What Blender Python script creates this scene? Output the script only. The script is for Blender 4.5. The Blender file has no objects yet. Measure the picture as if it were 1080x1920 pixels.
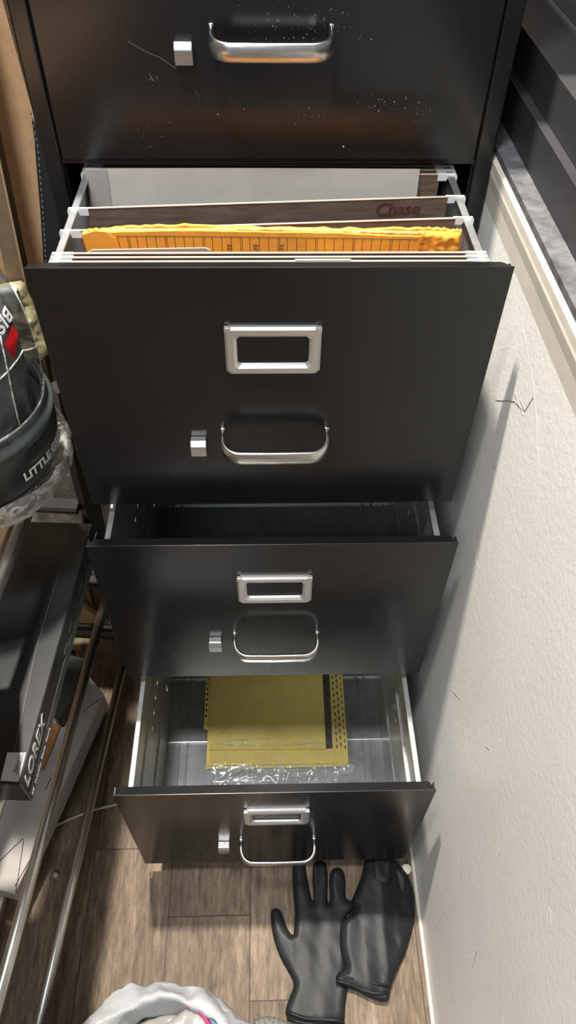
import bpy, bmesh, math, random
import numpy as np
from mathutils import Vector, Matrix, noise
random.seed(7)
col = bpy.context.scene.collection
PI = math.pi

# ------------------------------------------------------------------ camera
CAM = Vector((-0.0011, -0.7450, 1.2801))
PITCH, YAW, ROLL, F = 0.85745, 0.03396, 0.01612, 1361.5
_f = Vector((math.sin(YAW)*math.cos(PITCH), math.cos(YAW)*math.cos(PITCH), -math.sin(PITCH)))
_r0 = Vector((math.cos(YAW), -math.sin(YAW), 0)); _u0 = _r0.cross(_f)
_r = _r0*math.cos(ROLL)+_u0*math.sin(ROLL); _u = -_r0*math.sin(ROLL)+_u0*math.cos(ROLL)
def at(axis, val, px, py):
    """surveyed point: where the sight line of photo pixel (px,py) meets the plane axis=val"""
    px, py = float(px), float(py)
    q = _f+_r*((px-540)/F)-_u*((py-960)/F)
    return CAM+q*((val-CAM[axis])/q[axis])
cd = bpy.data.cameras.new('camera'); cam = bpy.data.objects.new('camera', cd); col.objects.link(cam)
M = Matrix((( _r.x, _u.x, -_f.x, CAM.x), (_r.y, _u.y, -_f.y, CAM.y), (_r.z, _u.z, -_f.z, CAM.z), (0,0,0,1)))
cam.matrix_world = M
cd.sensor_fit = 'VERTICAL'; cd.sensor_height = 36.0; cd.lens = F*36.0/1920; cd.clip_start = 0.02
bpy.context.scene.camera = cam

# ------------------------------------------------------------------ materials
def nodes(name):
    m = bpy.data.materials.new(name); m.use_nodes = True
    nt = m.node_tree; b = nt.nodes['Principled BSDF']
    return m, nt, b
def noise_tex(nt, scale, detail=3, rough=.5, vec=None, dist=0):
    n = nt.nodes.new('ShaderNodeTexNoise'); n.inputs['Scale'].default_value = scale
    n.inputs['Detail'].default_value = detail; n.inputs['Roughness'].default_value = rough
    n.inputs['Distortion'].default_value = dist
    if vec is not None: nt.links.new(vec, n.inputs['Vector'])
    return n
def geopos(nt, scale=(1,1,1), rot=(0,0,0)):
    g = nt.nodes.new('ShaderNodeTexCoord'); mp = nt.nodes.new('ShaderNodeMapping')
    mp.inputs['Scale'].default_value = scale; mp.inputs['Rotation'].default_value = rot
    nt.links.new(g.outputs['Object'], mp.inputs['Vector']); return mp.outputs['Vector']
def ramp(nt, fac, stops):
    r = nt.nodes.new('ShaderNodeValToRGB'); e = r.color_ramp.elements
    while len(e) < len(stops): e.new(.5)
    for k, (p, c) in enumerate(stops):
        e[k].position = p; e[k].color = (*c, 1) if len(c) == 3 else c
    nt.links.new(fac, r.inputs['Fac']); return r.outputs['Color']
def bump(nt, b, h, strength=.3, dist=.002):
    n = nt.nodes.new('ShaderNodeBump'); n.inputs['Strength'].default_value = strength
    n.inputs['Distance'].default_value = dist
    nt.links.new(h, n.inputs['Height']); nt.links.new(n.outputs['Normal'], b.inputs['Normal'])
def simple(name, c, rough=.5, metal=0, nscale=40, var=.12, bs=0, bd=.001, trans=0, ior=1.5, coat=0, spec=.5, stretch=(1,1,1)):
    m, nt, b = nodes(name)
    v = geopos(nt, stretch)
    n = noise_tex(nt, nscale, 4, .6, v)
    lo = tuple(max(0, x*(1-var)) for x in c); hi = tuple(min(1, x*(1+var)) for x in c)
    nt.links.new(ramp(nt, n.outputs['Fac'], [(.3, lo), (.7, hi)]), b.inputs['Base Color'])
    b.inputs['Roughness'].default_value = rough; b.inputs['Metallic'].default_value = metal
    b.inputs['Transmission Weight'].default_value = trans; b.inputs['IOR'].default_value = ior
    b.inputs['Coat Weight'].default_value = coat; b.inputs['Specular IOR Level'].default_value = spec
    if bs: bump(nt, b, n.outputs['Fac'], bs, bd)
    return m

def black_paint(name, dust=.5, base=(.008,.008,.009), rough=.17):
    m, nt, b = nodes(name)
    v = geopos(nt)
    n1 = noise_tex(nt, 11, 6, .65, v, .6)       # dusty smudges
    n2 = noise_tex(nt, 420, 2, .6, v)           # specks inside smudges
    n3 = noise_tex(nt, 5, 2, .5, v)
    sm = ramp(nt, n1.outputs['Fac'], [(.60, (0,0,0)), (.80, (1,1,1))])
    sp = ramp(nt, n2.outputs['Fac'], [(.60, (0,0,0)), (.72, (1,1,1))])
    mul = nt.nodes.new('ShaderNodeMix'); mul.data_type = 'RGBA'; mul.blend_type = 'MULTIPLY'
    mul.inputs['Factor'].default_value = 1
    nt.links.new(sm, mul.inputs['A']); nt.links.new(sp, mul.inputs['B'])
    mix = nt.nodes.new('ShaderNodeMix'); mix.data_type = 'RGBA'
    mix.inputs['A'].default_value = (*base, 1); mix.inputs['B'].default_value = (.10,.095,.085, 1)
    mm = nt.nodes.new('ShaderNodeMath'); mm.operation = 'MULTIPLY'; mm.inputs[1].default_value = dust
    nt.links.new(mul.outputs['Result'], mm.inputs[0]); nt.links.new(mm.outputs[0], mix.inputs['Factor'])
    nt.links.new(mix.outputs['Result'], b.inputs['Base Color'])
    rr = nt.nodes.new('ShaderNodeMapRange'); rr.inputs['From Min'].default_value = .35; rr.inputs['From Max'].default_value = .75
    rr.inputs['To Min'].default_value = rough; rr.inputs['To Max'].default_value = rough+.16
    nt.links.new(n3.outputs['Fac'], rr.inputs['Value']); nt.links.new(rr.outputs['Result'], b.inputs['Roughness'])
    bump(nt, b, n2.outputs['Fac'], .02, .0005)
    return m

def wall_paint():
    m, nt, b = nodes('painted_plaster')
    v = geopos(nt)
    n1 = noise_tex(nt, 3.0, 4, .6, v); n2 = noise_tex(nt, 130, 4, .65, v, .4); n3 = noise_tex(nt, 9, 6, .7, v, 1.0)
    c1 = ramp(nt, n1.outputs['Fac'], [(.3, (.66,.645,.61)), (.7, (.74,.725,.69))])
    st = ramp(nt, n3.outputs['Fac'], [(.63, (1,1,1)), (.78, (.88,.85,.81))])
    mul = nt.nodes.new('ShaderNodeMix'); mul.data_type = 'RGBA'; mul.blend_type = 'MULTIPLY'; mul.inputs['Factor'].default_value = 1
    nt.links.new(c1, mul.inputs['A']); nt.links.new(st, mul.inputs['B'])
    # fine vertical scuffs
    vs = geopos(nt, (60, 45, 4)); n4 = noise_tex(nt, 1.0, 2, .5, vs, .3)
    sc = ramp(nt, n4.outputs['Fac'], [(.755, (1,1,1)), (.79, (.72,.69,.66))])
    m2 = nt.nodes.new('ShaderNodeMix'); m2.data_type = 'RGBA'; m2.blend_type = 'MULTIPLY'; m2.inputs['Factor'].default_value = 1
    nt.links.new(mul.outputs['Result'], m2.inputs['A']); nt.links.new(sc, m2.inputs['B'])
    nt.links.new(m2.outputs['Result'], b.inputs['Base Color'])
    b.inputs['Roughness'].default_value = .42
    bump(nt, b, n2.outputs['Fac'], .35, .0012)
    return m

def wood_floor():
    m, nt, b = nodes('plank_floor')
    tc = nt.nodes.new('ShaderNodeTexCoord'); sx = nt.nodes.new('ShaderNodeSeparateXYZ')
    nt.links.new(tc.outputs['Object'], sx.inputs[0])
    def math_(op, a, bb=None, c=None):
        n = nt.nodes.new('ShaderNodeMath'); n.operation = op
        for k, x in enumerate((a, bb, c)):
            if x is None: continue
            if isinstance(x, (int, float)): n.inputs[k].default_value = x
            else: nt.links.new(x, n.inputs[k])
        return n.outputs[0]
    W = .1285
    u = math_('DIVIDE', math_('ADD', sx.outputs['X'], .298), W)
    idx = math_('FLOOR', u); fu = math_('FRACT', u)
    # stagger: joints at y=-.374 in plank 0 and y=-.476 in plank 1
    off = math_('MULTIPLY', math_('SINE', math_('MULTIPLY', idx, 12.9898)), 7.3)
    offs = nt.nodes.new('ShaderNodeMix'); offs.data_type = 'FLOAT'
    is0 = math_('COMPARE', idx, 0, .1); is1 = math_('COMPARE', idx, 1, .1)
    a = math_('ADD', math_('MULTIPLY', is0, .374), math_('MULTIPLY', is1, .476))
    other = math_('SUBTRACT', 1, math_('ADD', is0, is1))
    yo = math_('ADD', sx.outputs['Y'], math_('ADD', a, math_('MULTIPLY', other, off)))
    v_ = math_('DIVIDE', yo, 1.22); idv = math_('FLOOR', v_); fv = math_('FRACT', v_)
    du = math_('MULTIPLY', math_('MINIMUM', fu, math_('SUBTRACT', 1, fu)), W)
    dv = math_('MULTIPLY', math_('MINIMUM', fv, math_('SUBTRACT', 1, fv)), 1.22)
    d = math_('MINIMUM', du, dv)
    seam = nt.nodes.new('ShaderNodeMapRange'); seam.inputs['From Min'].default_value = .0004; seam.inputs['From Max'].default_value = .0014
    nt.links.new(d, seam.inputs['Value'])
    comb = nt.nodes.new('ShaderNodeCombineXYZ')
    nt.links.new(math_('ADD', math_('MULTIPLY', sx.outputs['X'], 26), math_('MULTIPLY', idx, 3.7)), comb.inputs[0])
    nt.links.new(math_('ADD', math_('MULTIPLY', sx.outputs['Y'], 4.2), math_('MULTIPLY', idv, 5.1)), comb.inputs[1])
    nt.links.new(math_('MULTIPLY', idx, 1.7), comb.inputs[2])
    g1 = noise_tex(nt, 1.4, 8, .66, comb.outputs[0], .9)
    g2 = noise_tex(nt, 7, 6, .72, comb.outputs[0], .3)
    c1 = ramp(nt, g1.outputs['Fac'], [(.28, (.082,.056,.038)), (.5, (.142,.103,.070)), (.70, (.240,.182,.130))])
    c2 = ramp(nt, g2.outputs['Fac'], [(.32, (.50,.48,.45)), (.5, (.95,.93,.90)), (.68, (1.30,1.28,1.24))])
    mul = nt.nodes.new('ShaderNodeMix'); mul.data_type = 'RGBA'; mul.blend_type = 'MULTIPLY'; mul.inputs['Factor'].default_value = 1
    nt.links.new(c1, mul.inputs['A']); nt.links.new(c2, mul.inputs['B'])
    mx = nt.nodes.new('ShaderNodeMix'); mx.data_type = 'RGBA'
    nt.links.new(seam.outputs['Result'], mx.inputs['Factor']); mx.inputs['A'].default_value = (.045,.03,.022,1)
    nt.links.new(mul.outputs['Result'], mx.inputs['B'])
    nt.links.new(mx.outputs['Result'], b.inputs['Base Color'])
    b.inputs['Roughness'].default_value = .62; b.inputs['Specular IOR Level'].default_value = .3
    bump(nt, b, g2.outputs['Fac'], .12, .001)
    return m

def galvanised():
    m, nt, b = nodes('galvanised_steel')
    v = geopos(nt)
    vo = nt.nodes.new('ShaderNodeTexVoronoi'); vo.inputs['Scale'].default_value = 130; nt.links.new(v, vo.inputs['Vector'])
    n = noise_tex(nt, 14, 4, .6, v)
    c = ramp(nt, n.outputs['Fac'], [(.3, (.36,.40,.385)), (.7, (.54,.59,.57))])
    mx = nt.nodes.new('ShaderNodeMix'); mx.data_type = 'RGBA'; mx.inputs['Factor'].default_value = .10
    nt.links.new(c, mx.inputs['A']); nt.links.new(vo.outputs['Color'], mx.inputs['B'])
    hs = nt.nodes.new('ShaderNodeHueSaturation'); hs.inputs['Saturation'].default_value = .22
    nt.links.new(mx.outputs['Result'], hs.inputs['Color']); nt.links.new(hs.outputs['Color'], b.inputs['Base Color'])
    b.inputs['Metallic'].default_value = .92
    rr = nt.nodes.new('ShaderNodeMapRange'); rr.inputs['To Min'].default_value = .24; rr.inputs['To Max'].default_value = .42
    nt.links.new(n.outputs['Fac'], rr.inputs['Value']); nt.links.new(rr.outputs['Result'], b.inputs['Roughness'])
    bump(nt, b, n.outputs['Fac'], .25, .001)
    return m

BLACK = black_paint('black_enamel', .8)
BLACKD = black_paint('black_enamel_marked', 1.0)
DUSTY = black_paint('dusty_black_laminate', .9, (.024,.024,.026), .38)
FELT = simple('dusty_grey_felt', (.085,.085,.09), .9, 0, 60, .45, .25, .001, spec=.2)
GALV = galvanised()
GALV.node_tree.nodes['Principled BSDF'].inputs['Metallic'].default_value = .8
ALU = simple('brushed_aluminium', (.62,.61,.59), .27, 1, 60, .12, .12, .0004, stretch=(1,9,9))
ALUM = simple('satin_silver_frame', (.66,.64,.61), .40, .85, 30, .05)
CHROME = simple('worn_steel_tube', (.55,.53,.49), .34, 1, 18, .25, .08, .0005, stretch=(6,1,6))
CAVITY = simple('cabinet_inside_black', (.012,.012,.013), .55, 0)
WALL = wall_paint(); FLOOR = wood_floor()
TRIM = simple('cream_trim_paint', (.50,.465,.40), .6, 0, 40, .06, .1)
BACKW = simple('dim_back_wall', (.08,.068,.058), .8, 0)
CARD = simple('corrugated_cardboard', (.50,.305,.155), .85, 0, 90, .10, .3, .0006)
CARDD = simple('cardboard_outer_liner', (.19,.13,.075), .82, 0, 70, .12, .3, .0006)
LEATHER = simple('black_leather', (.02,.02,.022), .48, 0, 300, .2, .4, .0006)
THREAD = simple('grey_thread', (.16,.165,.17), .7)
BROWNF = simple('brown_kraft_folder', (.27,.19,.14), .8, 0, 30, .30, .25, .0006, stretch=(1,8,8))
EDGE = simple('pale_paper_edge', (.42,.31,.23), .8)
WHITEP = simple('white_paper', (.74,.69,.64), .75, 0, 12, .05)
MANILA = simple('manila_card', (.42,.33,.25), .8, 0, 40, .06)
ORANGE = simple('orange_kraft_envelope', (.78,.31,.03), .75, 0, 26, .14, .3, .001)
ORANGE2 = simple('yellow_kraft_edge', (.88,.52,.12), .75, 0, 40, .10)
INKD = simple('dark_ink', (.07,.035,.02), .7); MARKER = simple('dark_red_marker', (.085,.022,.02), .7)
PLW = simple('white_plastic', (.75,.75,.73), .35, 0, 30, .03)
LABELW = simple('cream_label', (.62,.58,.46), .7, 0, 80, .06)
YELL = simple('yellow_divider_card', (.74,.56,.14), .5, 0, 10, .05)
BLKTAB = simple('black_edge_strip', (.05,.035,.02), .4)
RACKB = simple('black_rack_plastic', (.010,.010,.011), .42, 0, 30, .1)
BOXB = simple('black_coated_carton', (.018,.019,.021), .30, 0, 6, .25, .03)
BOXG = simple('grey_printed_band', (.085,.09,.092), .4)
STICK = simple('sticker_white', (.60,.63,.64), .5, 0, 20, .03)
LETTER = simple('white_lettering', (.72,.72,.72), .5); GREYL = simple('grey_lettering', (.10,.10,.105), .5)
RED = simple('red_badge', (.80,.02,.035), .4)
CARTW = simple('white_carton_board', (.34,.315,.30), .6, 0, 12, .04)
GLOVE = simple('black_nitrile', (.014,.0145,.016), .42, 0, 70, .15, .22, .001, spec=.14, stretch=(1,.35,1))
BAGW = simple('white_bag_film', (.64,.65,.67), .22, 0, 16, .05, .7, .006)
LINER = simple('translucent_grey_film', (.27,.255,.24), .35, 0, 28, .15, .5, .003)
CRINK = simple('grey_crinkled_film', (.60,.57,.53), .4, 0, 45, .3, .7, .004)
GOLD = simple('crinkled_gold_foil', (.85,.72,.38), .5, .05, 40, .25, .8, .003)
PEACH = simple('peach_board', (.60,.42,.24), .7)
PURP = simple('crimson_zip', (.50,.02,.13), .4); BLUE = simple('slate_blue_zip', (.10,.15,.26), .4)
MAT = simple('grey_knit', (.16,.16,.155), .9, 0, 260, .6, .9, .003)
PINK = simple('pink_card', (.45,.15,.13), .6); ORB = simple('orange_brown_paper', (.30,.13,.045), .7)
VBODY = simple('charcoal_moulded_plastic', (.025,.028,.030), .30, 0, 8, .1)
VRING = simple('grey_green_ring', (.055,.065,.065), .32)
CABLE = simple('cream_cable', (.42,.38,.33), .5)

def clear(name, tint=(.95,.96,.96), rough=.06, alpha=.22, bs=.5, bsc=45, bdist=.003):
    """thin clear film: mostly see-through with glossy wrinkles"""
    m = bpy.data.materials.new(name); m.use_nodes = True; nt = m.node_tree; nt.nodes.clear()
    out = nt.nodes.new('ShaderNodeOutputMaterial'); mx = nt.nodes.new('ShaderNodeMixShader')
    tr = nt.nodes.new('ShaderNodeBsdfTransparent'); tr.inputs['Color'].default_value = (*tint, 1)
    p = nt.nodes.new('ShaderNodeBsdfPrincipled'); p.inputs['Base Color'].default_value = (.55,.56,.55,1)
    p.inputs['Roughness'].default_value = rough; p.inputs['Specular IOR Level'].default_value = 1.0
    v = geopos(nt); n = noise_tex(nt, bsc, 3, .55, v, .6); bump(nt, p, n.outputs['Fac'], bs, bdist)
    cr = ramp(nt, n.outputs['Fac'], [(.42, (alpha*.45,)*3), (.52, (alpha*1.6,)*3), (.6, (alpha*.5,)*3)])
    nt.links.new(cr, mx.inputs['Fac'])
    nt.links.new(tr.outputs[0], mx.inputs[1]); nt.links.new(p.outputs[0], mx.inputs[2]); nt.links.new(mx.outputs[0], out.inputs[0])
    return m
FILM = clear('clear_wrap_film', alpha=.035, bsc=30)
FILM2 = clear('clear_flap_film', alpha=.30, bsc=24, rough=.10)
TANK = clear('clear_tank_plastic', (.42,.43,.45), .05, .13, .35, 14, .004)
WRAP = clear('cloudy_wrap_film', (.8,.79,.76), .2, .55, .6, 40)

# ------------------------------------------------------------------ helpers
ROOT = {}
def link(name, bm, mat, parent=None, smooth=False, base=None, mats=None):
    """one mesh object from a bmesh given in room coordinates"""
    me = bpy.data.meshes.new(name)
    bmesh.ops.recalc_face_normals(bm, faces=bm.faces)
    o = bpy.data.objects.new(name, me)
    if parent is None:
        vs = [v.co for v in bm.verts]
        if base is None:
            base = Vector(((min(v.x for v in vs)+max(v.x for v in vs))/2, (min(v.y for v in vs)+max(v.y for v in vs))/2, min(v.z for v in vs)))
        base = Vector(base)
        for v in bm.verts: v.co -= base
        o.location = base; ROOT[o.name] = base
    bm.to_mesh(me); bm.free()
    for mm in (mats or [mat]): me.materials.append(mm)
    col.objects.link(o)
    if smooth:
        for p in me.polygons: p.use_smooth = True
    if parent is not None:
        o.parent = parent
        o.matrix_parent_inverse = Matrix.Translation(-ROOT.get(parent.name, Vector((0,0,0))))
    return o
def tag(o, label, cat, group=None):
    o['label'] = label; o['category'] = cat
    if group: o['group'] = group
    return o
def empty(name, loc, label, cat, group=None):
    o = bpy.data.objects.new(name, None); col.objects.link(o); o.location = loc; o.empty_display_size = .02
    ROOT[o.name] = Vector(loc); return tag(o, label, cat, group)
def struct(o): o['kind'] = 'structure'; return o
def box(bm, x0, x1, y0, y1, z0, z1, bev=0, mi=0):
    r = bmesh.ops.create_cube(bm, size=1)
    for v in r['verts']:
        v.co = Vector((x0+(v.co.x+.5)*(x1-x0), y0+(v.co.y+.5)*(y1-y0), z0+(v.co.z+.5)*(z1-z0)))
    fs = list({f for v in r['verts'] for f in v.link_faces})
    for f in fs: f.material_index = mi
    if bev:
        es = list({e for v in r['verts'] for e in v.link_edges})
        bmesh.ops.bevel(bm, geom=es, offset=bev, segments=2, profile=.6, affect='EDGES')
    return bm
def B(*a, **k): return box(bmesh.new(), *a, **k)
def frame(a, up=Vector((0,0,1))):
    a = a.normalized(); s = a.cross(up)
    if s.length < 1e-4: s = a.cross(Vector((1,0,0)))
    s.normalize(); return s, s.cross(a).normalized()
def tube(bm, pts, r, n=14, cap=True, flat=None):
    pts = [Vector(p) for p in pts]; rings = []
    for i, p in enumerate(pts):
        d = (pts[min(i+1, len(pts)-1)]-pts[max(i-1, 0)])
        s, t = frame(d); rr = r[i] if isinstance(r, (list, tuple)) else r
        ring = []
        for k in range(n):
            a = 2*PI*k/n; cx, cy = math.cos(a)*rr, math.sin(a)*rr*(flat or 1)
            ring.append(bm.verts.new(p+s*cx+t*cy))
        rings.append(ring)
    for a, b in zip(rings, rings[1:]):
        for k in range(n): bm.faces.new((a[k], a[(k+1)%n], b[(k+1)%n], b[k]))
    if cap:
        bm.faces.new(rings[0]); bm.faces.new(rings[-1][::-1])
    return bm
def T(pts, r, **k): return tube(bmesh.new(), pts, r, **k)
def prism(bm, poly, d):
    """poly: list of points; extruded by vector d"""
    a = [bm.verts.new(Vector(p)) for p in poly]; b = [bm.verts.new(Vector(p)+Vector(d)) for p in poly]
    bm.faces.new(a); bm.faces.new(b[::-1]); n = len(a)
    for k in range(n): bm.faces.new((a[k], b[k], b[(k+1)%n], a[(k+1)%n]))
    return bm
def P(poly, d): return prism(bmesh.new(), poly, d)
def lathe(bm, prof, cx, cy, n=64, a0=0, a1=2*PI, sx=1, sy=1):
    full = abs(a1-a0-2*PI) < 1e-6; rings = []
    for (r, z) in prof:
        rings.append([bm.verts.new((cx+math.cos(a0+(a1-a0)*k/n)*r*sx, cy+math.sin(a0+(a1-a0)*k/n)*r*sy, z)) for k in range(n if full else n+1)])
    m = n if full else n
    for a, b in zip(rings, rings[1:]):
        for k in range(m):
            k2 = (k+1) % len(a); bm.faces.new((a[k], a[k2], b[k2], b[k]))
    return bm
def sweep_rect(bm, path, w, h, up=Vector((0,0,1)), bev=0):
    """strip of thickness w (in path plane) and height h (along up)"""
    pts = [Vector(p) for p in path]; rings = []
    for i, p in enumerate(pts):
        d = (pts[min(i+1, len(pts)-1)]-pts[max(i-1, 0)]).normalized(); s = d.cross(up).normalized()
        q = []
        c = min(w, h)*.28
        for a, b in ((-w/2+c,-h/2),(w/2-c,-h/2),(w/2,-h/2+c),(w/2,h/2-c),(w/2-c,h/2),(-w/2+c,h/2),(-w/2,h/2-c),(-w/2,-h/2+c)):
            q.append(bm.verts.new(p+s*a+up*b))
        rings.append(q)
    for a, b in zip(rings, rings[1:]):
        for k in range(8): bm.faces.new((a[k], a[(k+1)%8], b[(k+1)%8], b[k]))
    bm.faces.new(rings[0]); bm.faces.new(rings[-1][::-1]); return bm
def text_mesh(s, size, depth=.0003, shear=0, bold=0):
    cu = bpy.data.curves.new('t', 'FONT'); cu.body = s; cu.size = size; cu.extrude = depth; cu.shear = shear
    cu.offset = bold; cu.resolution_u = 3
    o = bpy.data.objects.new('t', cu); col.objects.link(o)
    bpy.context.view_layer.update()
    me = bpy.data.meshes.new_from_object(o.evaluated_get(bpy.context.evaluated_depsgraph_get()))
    bm = bmesh.new(); bm.from_mesh(me)
    bpy.data.objects.remove(o); bpy.data.curves.remove(cu); bpy.data.meshes.remove(me)
    return bm
def place_text(s, size, origin, right, up, mat, name, parent, depth=.0003, shear=0, bold=0, fit=None):
    bm = text_mesh(s, size, depth, shear, bold); right = Vector(right).normalized(); up = Vector(up).normalized(); n = right.cross(up)
    if fit:
        w = max(v.co.x for v in bm.verts)
        for v in bm.verts: v.co.x *= fit/w
    for v in bm.verts: v.co = Vector(origin)+right*v.co.x+up*v.co.y+n*v.co.z
    return link(name, bm, mat, parent)

def poly_inside(P_, x, y):
    c = False; n = len(P_); j = n-1
    for i in range(n):
        xi, yi = P_[i]; xj, yj = P_[j]
        if (yi > y) != (yj > y) and x < (xj-xi)*(y-yi)/(yj-yi)+xi: c = not c
        j = i
    return c
def near_poly(P_, x, y):
    best = 1e9; bp = None; n = len(P_)
    for i in range(n):
        x0, y0 = P_[i]; x1, y1 = P_[(i+1)%n]; dx, dy = x1-x0, y1-y0
        L = dx*dx+dy*dy
        t = 0 if L == 0 else max(0, min(1, ((x-x0)*dx+(y-y0)*dy)/L))
        qx, qy = x0+t*dx, y0+t*dy; d = (x-qx)**2+(y-qy)**2
        if d < best: best = d; bp = (qx, qy)
    return math.sqrt(best), bp
def smooth_poly(P_, it=1):
    for _ in range(it):
        Q = []
        for i in range(len(P_)):
            a, b = P_[i], P_[(i+1) % len(P_)]
            Q.append((a[0]*.75+b[0]*.25, a[1]*.75+b[1]*.25)); Q.append((a[0]*.25+b[0]*.75, a[1]*.25+b[1]*.75))
        P_ = Q
    return P_
WY = .55
def inflate(outline, step, h, w, place, wr=0, wscale=60, floorf=None, seed=0, thick=.0008):
    """puffed sheet with the given plan outline; h = height, w = distance over which it rises"""
    P_ = outline; xs = [p[0] for p in P_]; ys = [p[1] for p in P_]
    nx = int((max(xs)-min(xs))/step)+2; ny = int((max(ys)-min(ys))/step)+2
    x0, y0 = min(xs)-step/2, min(ys)-step/2
    cells = {(i, j) for i in range(nx) for j in range(ny) if poly_inside(P_, x0+(i+.5)*step, y0+(j+.5)*step)}
    bm = bmesh.new(); top = {}; bot = {}
    def vert(i, j):
        if (i, j) in top: return
        x, y = x0+i*step, y0+j*step
        around = [(i-1, j-1), (i, j-1), (i-1, j), (i, j)]
        border = not all(c in cells for c in around)
        d, q = near_poly(P_, x, y)
        if border: x, y = q; d = 0
        t = min(1, d/w); z = h*math.sqrt(max(0, 1-(1-t)**2))
        if wr and d > 0:
            z += wr*min(1, d/(w*.5))*(noise.noise(Vector((x*wscale+seed, y*wscale*WY, seed)))+(.6 if WY > .3 else .22)*noise.noise(Vector((x*wscale*1.5+y*wscale*.9, y*wscale*(2.3 if WY > .3 else .7)+seed, 3+seed))))
        b0 = floorf(x, y) if floorf else 0
        bot[(i, j)] = bm.verts.new(place(x, y, b0))
        top[(i, j)] = bm.verts.new(place(x, y, b0+thick+max(z, .0)))
    for (i, j) in cells:
        for c in ((i, j), (i+1, j), (i+1, j+1), (i, j+1)): vert(*c)
    for (i, j) in cells:
        q = [(i, j), (i+1, j), (i+1, j+1), (i, j+1)]
        bm.faces.new([top[c] for c in q]); bm.faces.new([bot[c] for c in q][::-1])
        for (a, b_), nb in (((q[0], q[1]), (i, j-1)), ((q[1], q[2]), (i+1, j)), ((q[2], q[3]), (i, j+1)), ((q[3], q[0]), (i-1, j))):
            if nb not in cells:
                bm.faces.new((bot[a], bot[b_], top[b_], top[a]))
    return bm

# ------------------------------------------------------------------ the room
XW = .2285
struct(link('floor', B(-1.6, XW+.1, -3.2, .95, -.05, 0), FLOOR, base=(0,0,0)))
wallr = struct(link('wall_right', B(XW, XW+.10, -3.2, .95, 0, .934), WALL, base=(0,0,0)))
struct(link('wall_back', B(-1.6, 1.2, .85, .95, -.02, 2.7), BACKW))
struct(link('wall_left', B(-1.7, -1.6, -3.2, .95, -.02, 2.7), BACKW))
# half-wall cap with its stepped moulding
bm = bmesh.new()
prof = [(XW, .915), (XW-.0005, .934), (XW-.0015, .943), (XW-.0018, .946), (XW-.0014, .949), (XW-.0014, .957), (XW+.0015, .9605), (XW+.10, .9605), (XW+.10, .915)]
prism(bm, [(x, -3.2, z) for x, z in prof], (0, 4.1, 0))
struct(link('trim_1', bm, TRIM))
# floor bead along the wall: cream caulk strip, a little loose near the glove
bm = T([(XW-.0035, y, .0035+.001*math.sin(y*31)) for y in np.linspace(-3.1, .8, 120)], .0032, n=8)
struct(link('baseboard_right', bm, TRIM))

# ------------------------------------------------------------------ filing cabinet
W2, Z0, H, PIT = .206, .05, .2972, .30335
OUT = .2255
DR = [(3, 0.0), (2, .1919), (1, .2480), (0, .4109)]      # (row from floor, how far it is pulled out)
cab = empty('filing_cabinet', (0, .33, 0), 'black steel four-drawer filing cabinet with its lower three drawers pulled open', 'filing cabinet')
bm = bmesh.new()
for s in (-1, 1):
    xa, xb = sorted((s*OUT, s*(OUT-.0015)))
    box(bm, xa, xb, 0.004, .66, 0, 1.32)                         # side sheet
    xa, xb = sorted((s*OUT, s*.2085)); box(bm, xa, xb, 0, .022, 0, 1.32, .002)   # front stile
    xa, xb = sorted((s*.2085, s*.207)); box(bm, xa, xb, .006, .03, .03, 1.27)
    for row in range(4):                                       # drawer slides
        xa, xb = sorted((s*(OUT-.002), s*.1925)); box(bm, xa, xb, .03, .62, Z0+row*PIT+.10, Z0+row*PIT+.125)
box(bm, -OUT, OUT, .655, .66, 0, 1.32)
box(bm, -OUT, OUT, 0.0, .66, 1.268, 1.32, .003)
box(bm, -.2085, .2085, .001, .03, 0, Z0-.004, .001)
box(bm, -OUT+.001, OUT-.001, .03, .655, 0.02, .024)
for row in (1, 2, 3):
    z = Z0+row*PIT; box(bm, -.2085, .2085, .0035, .03, z-.0055, z-.0012)
link('body', bm, BLACK, cab)

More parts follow.
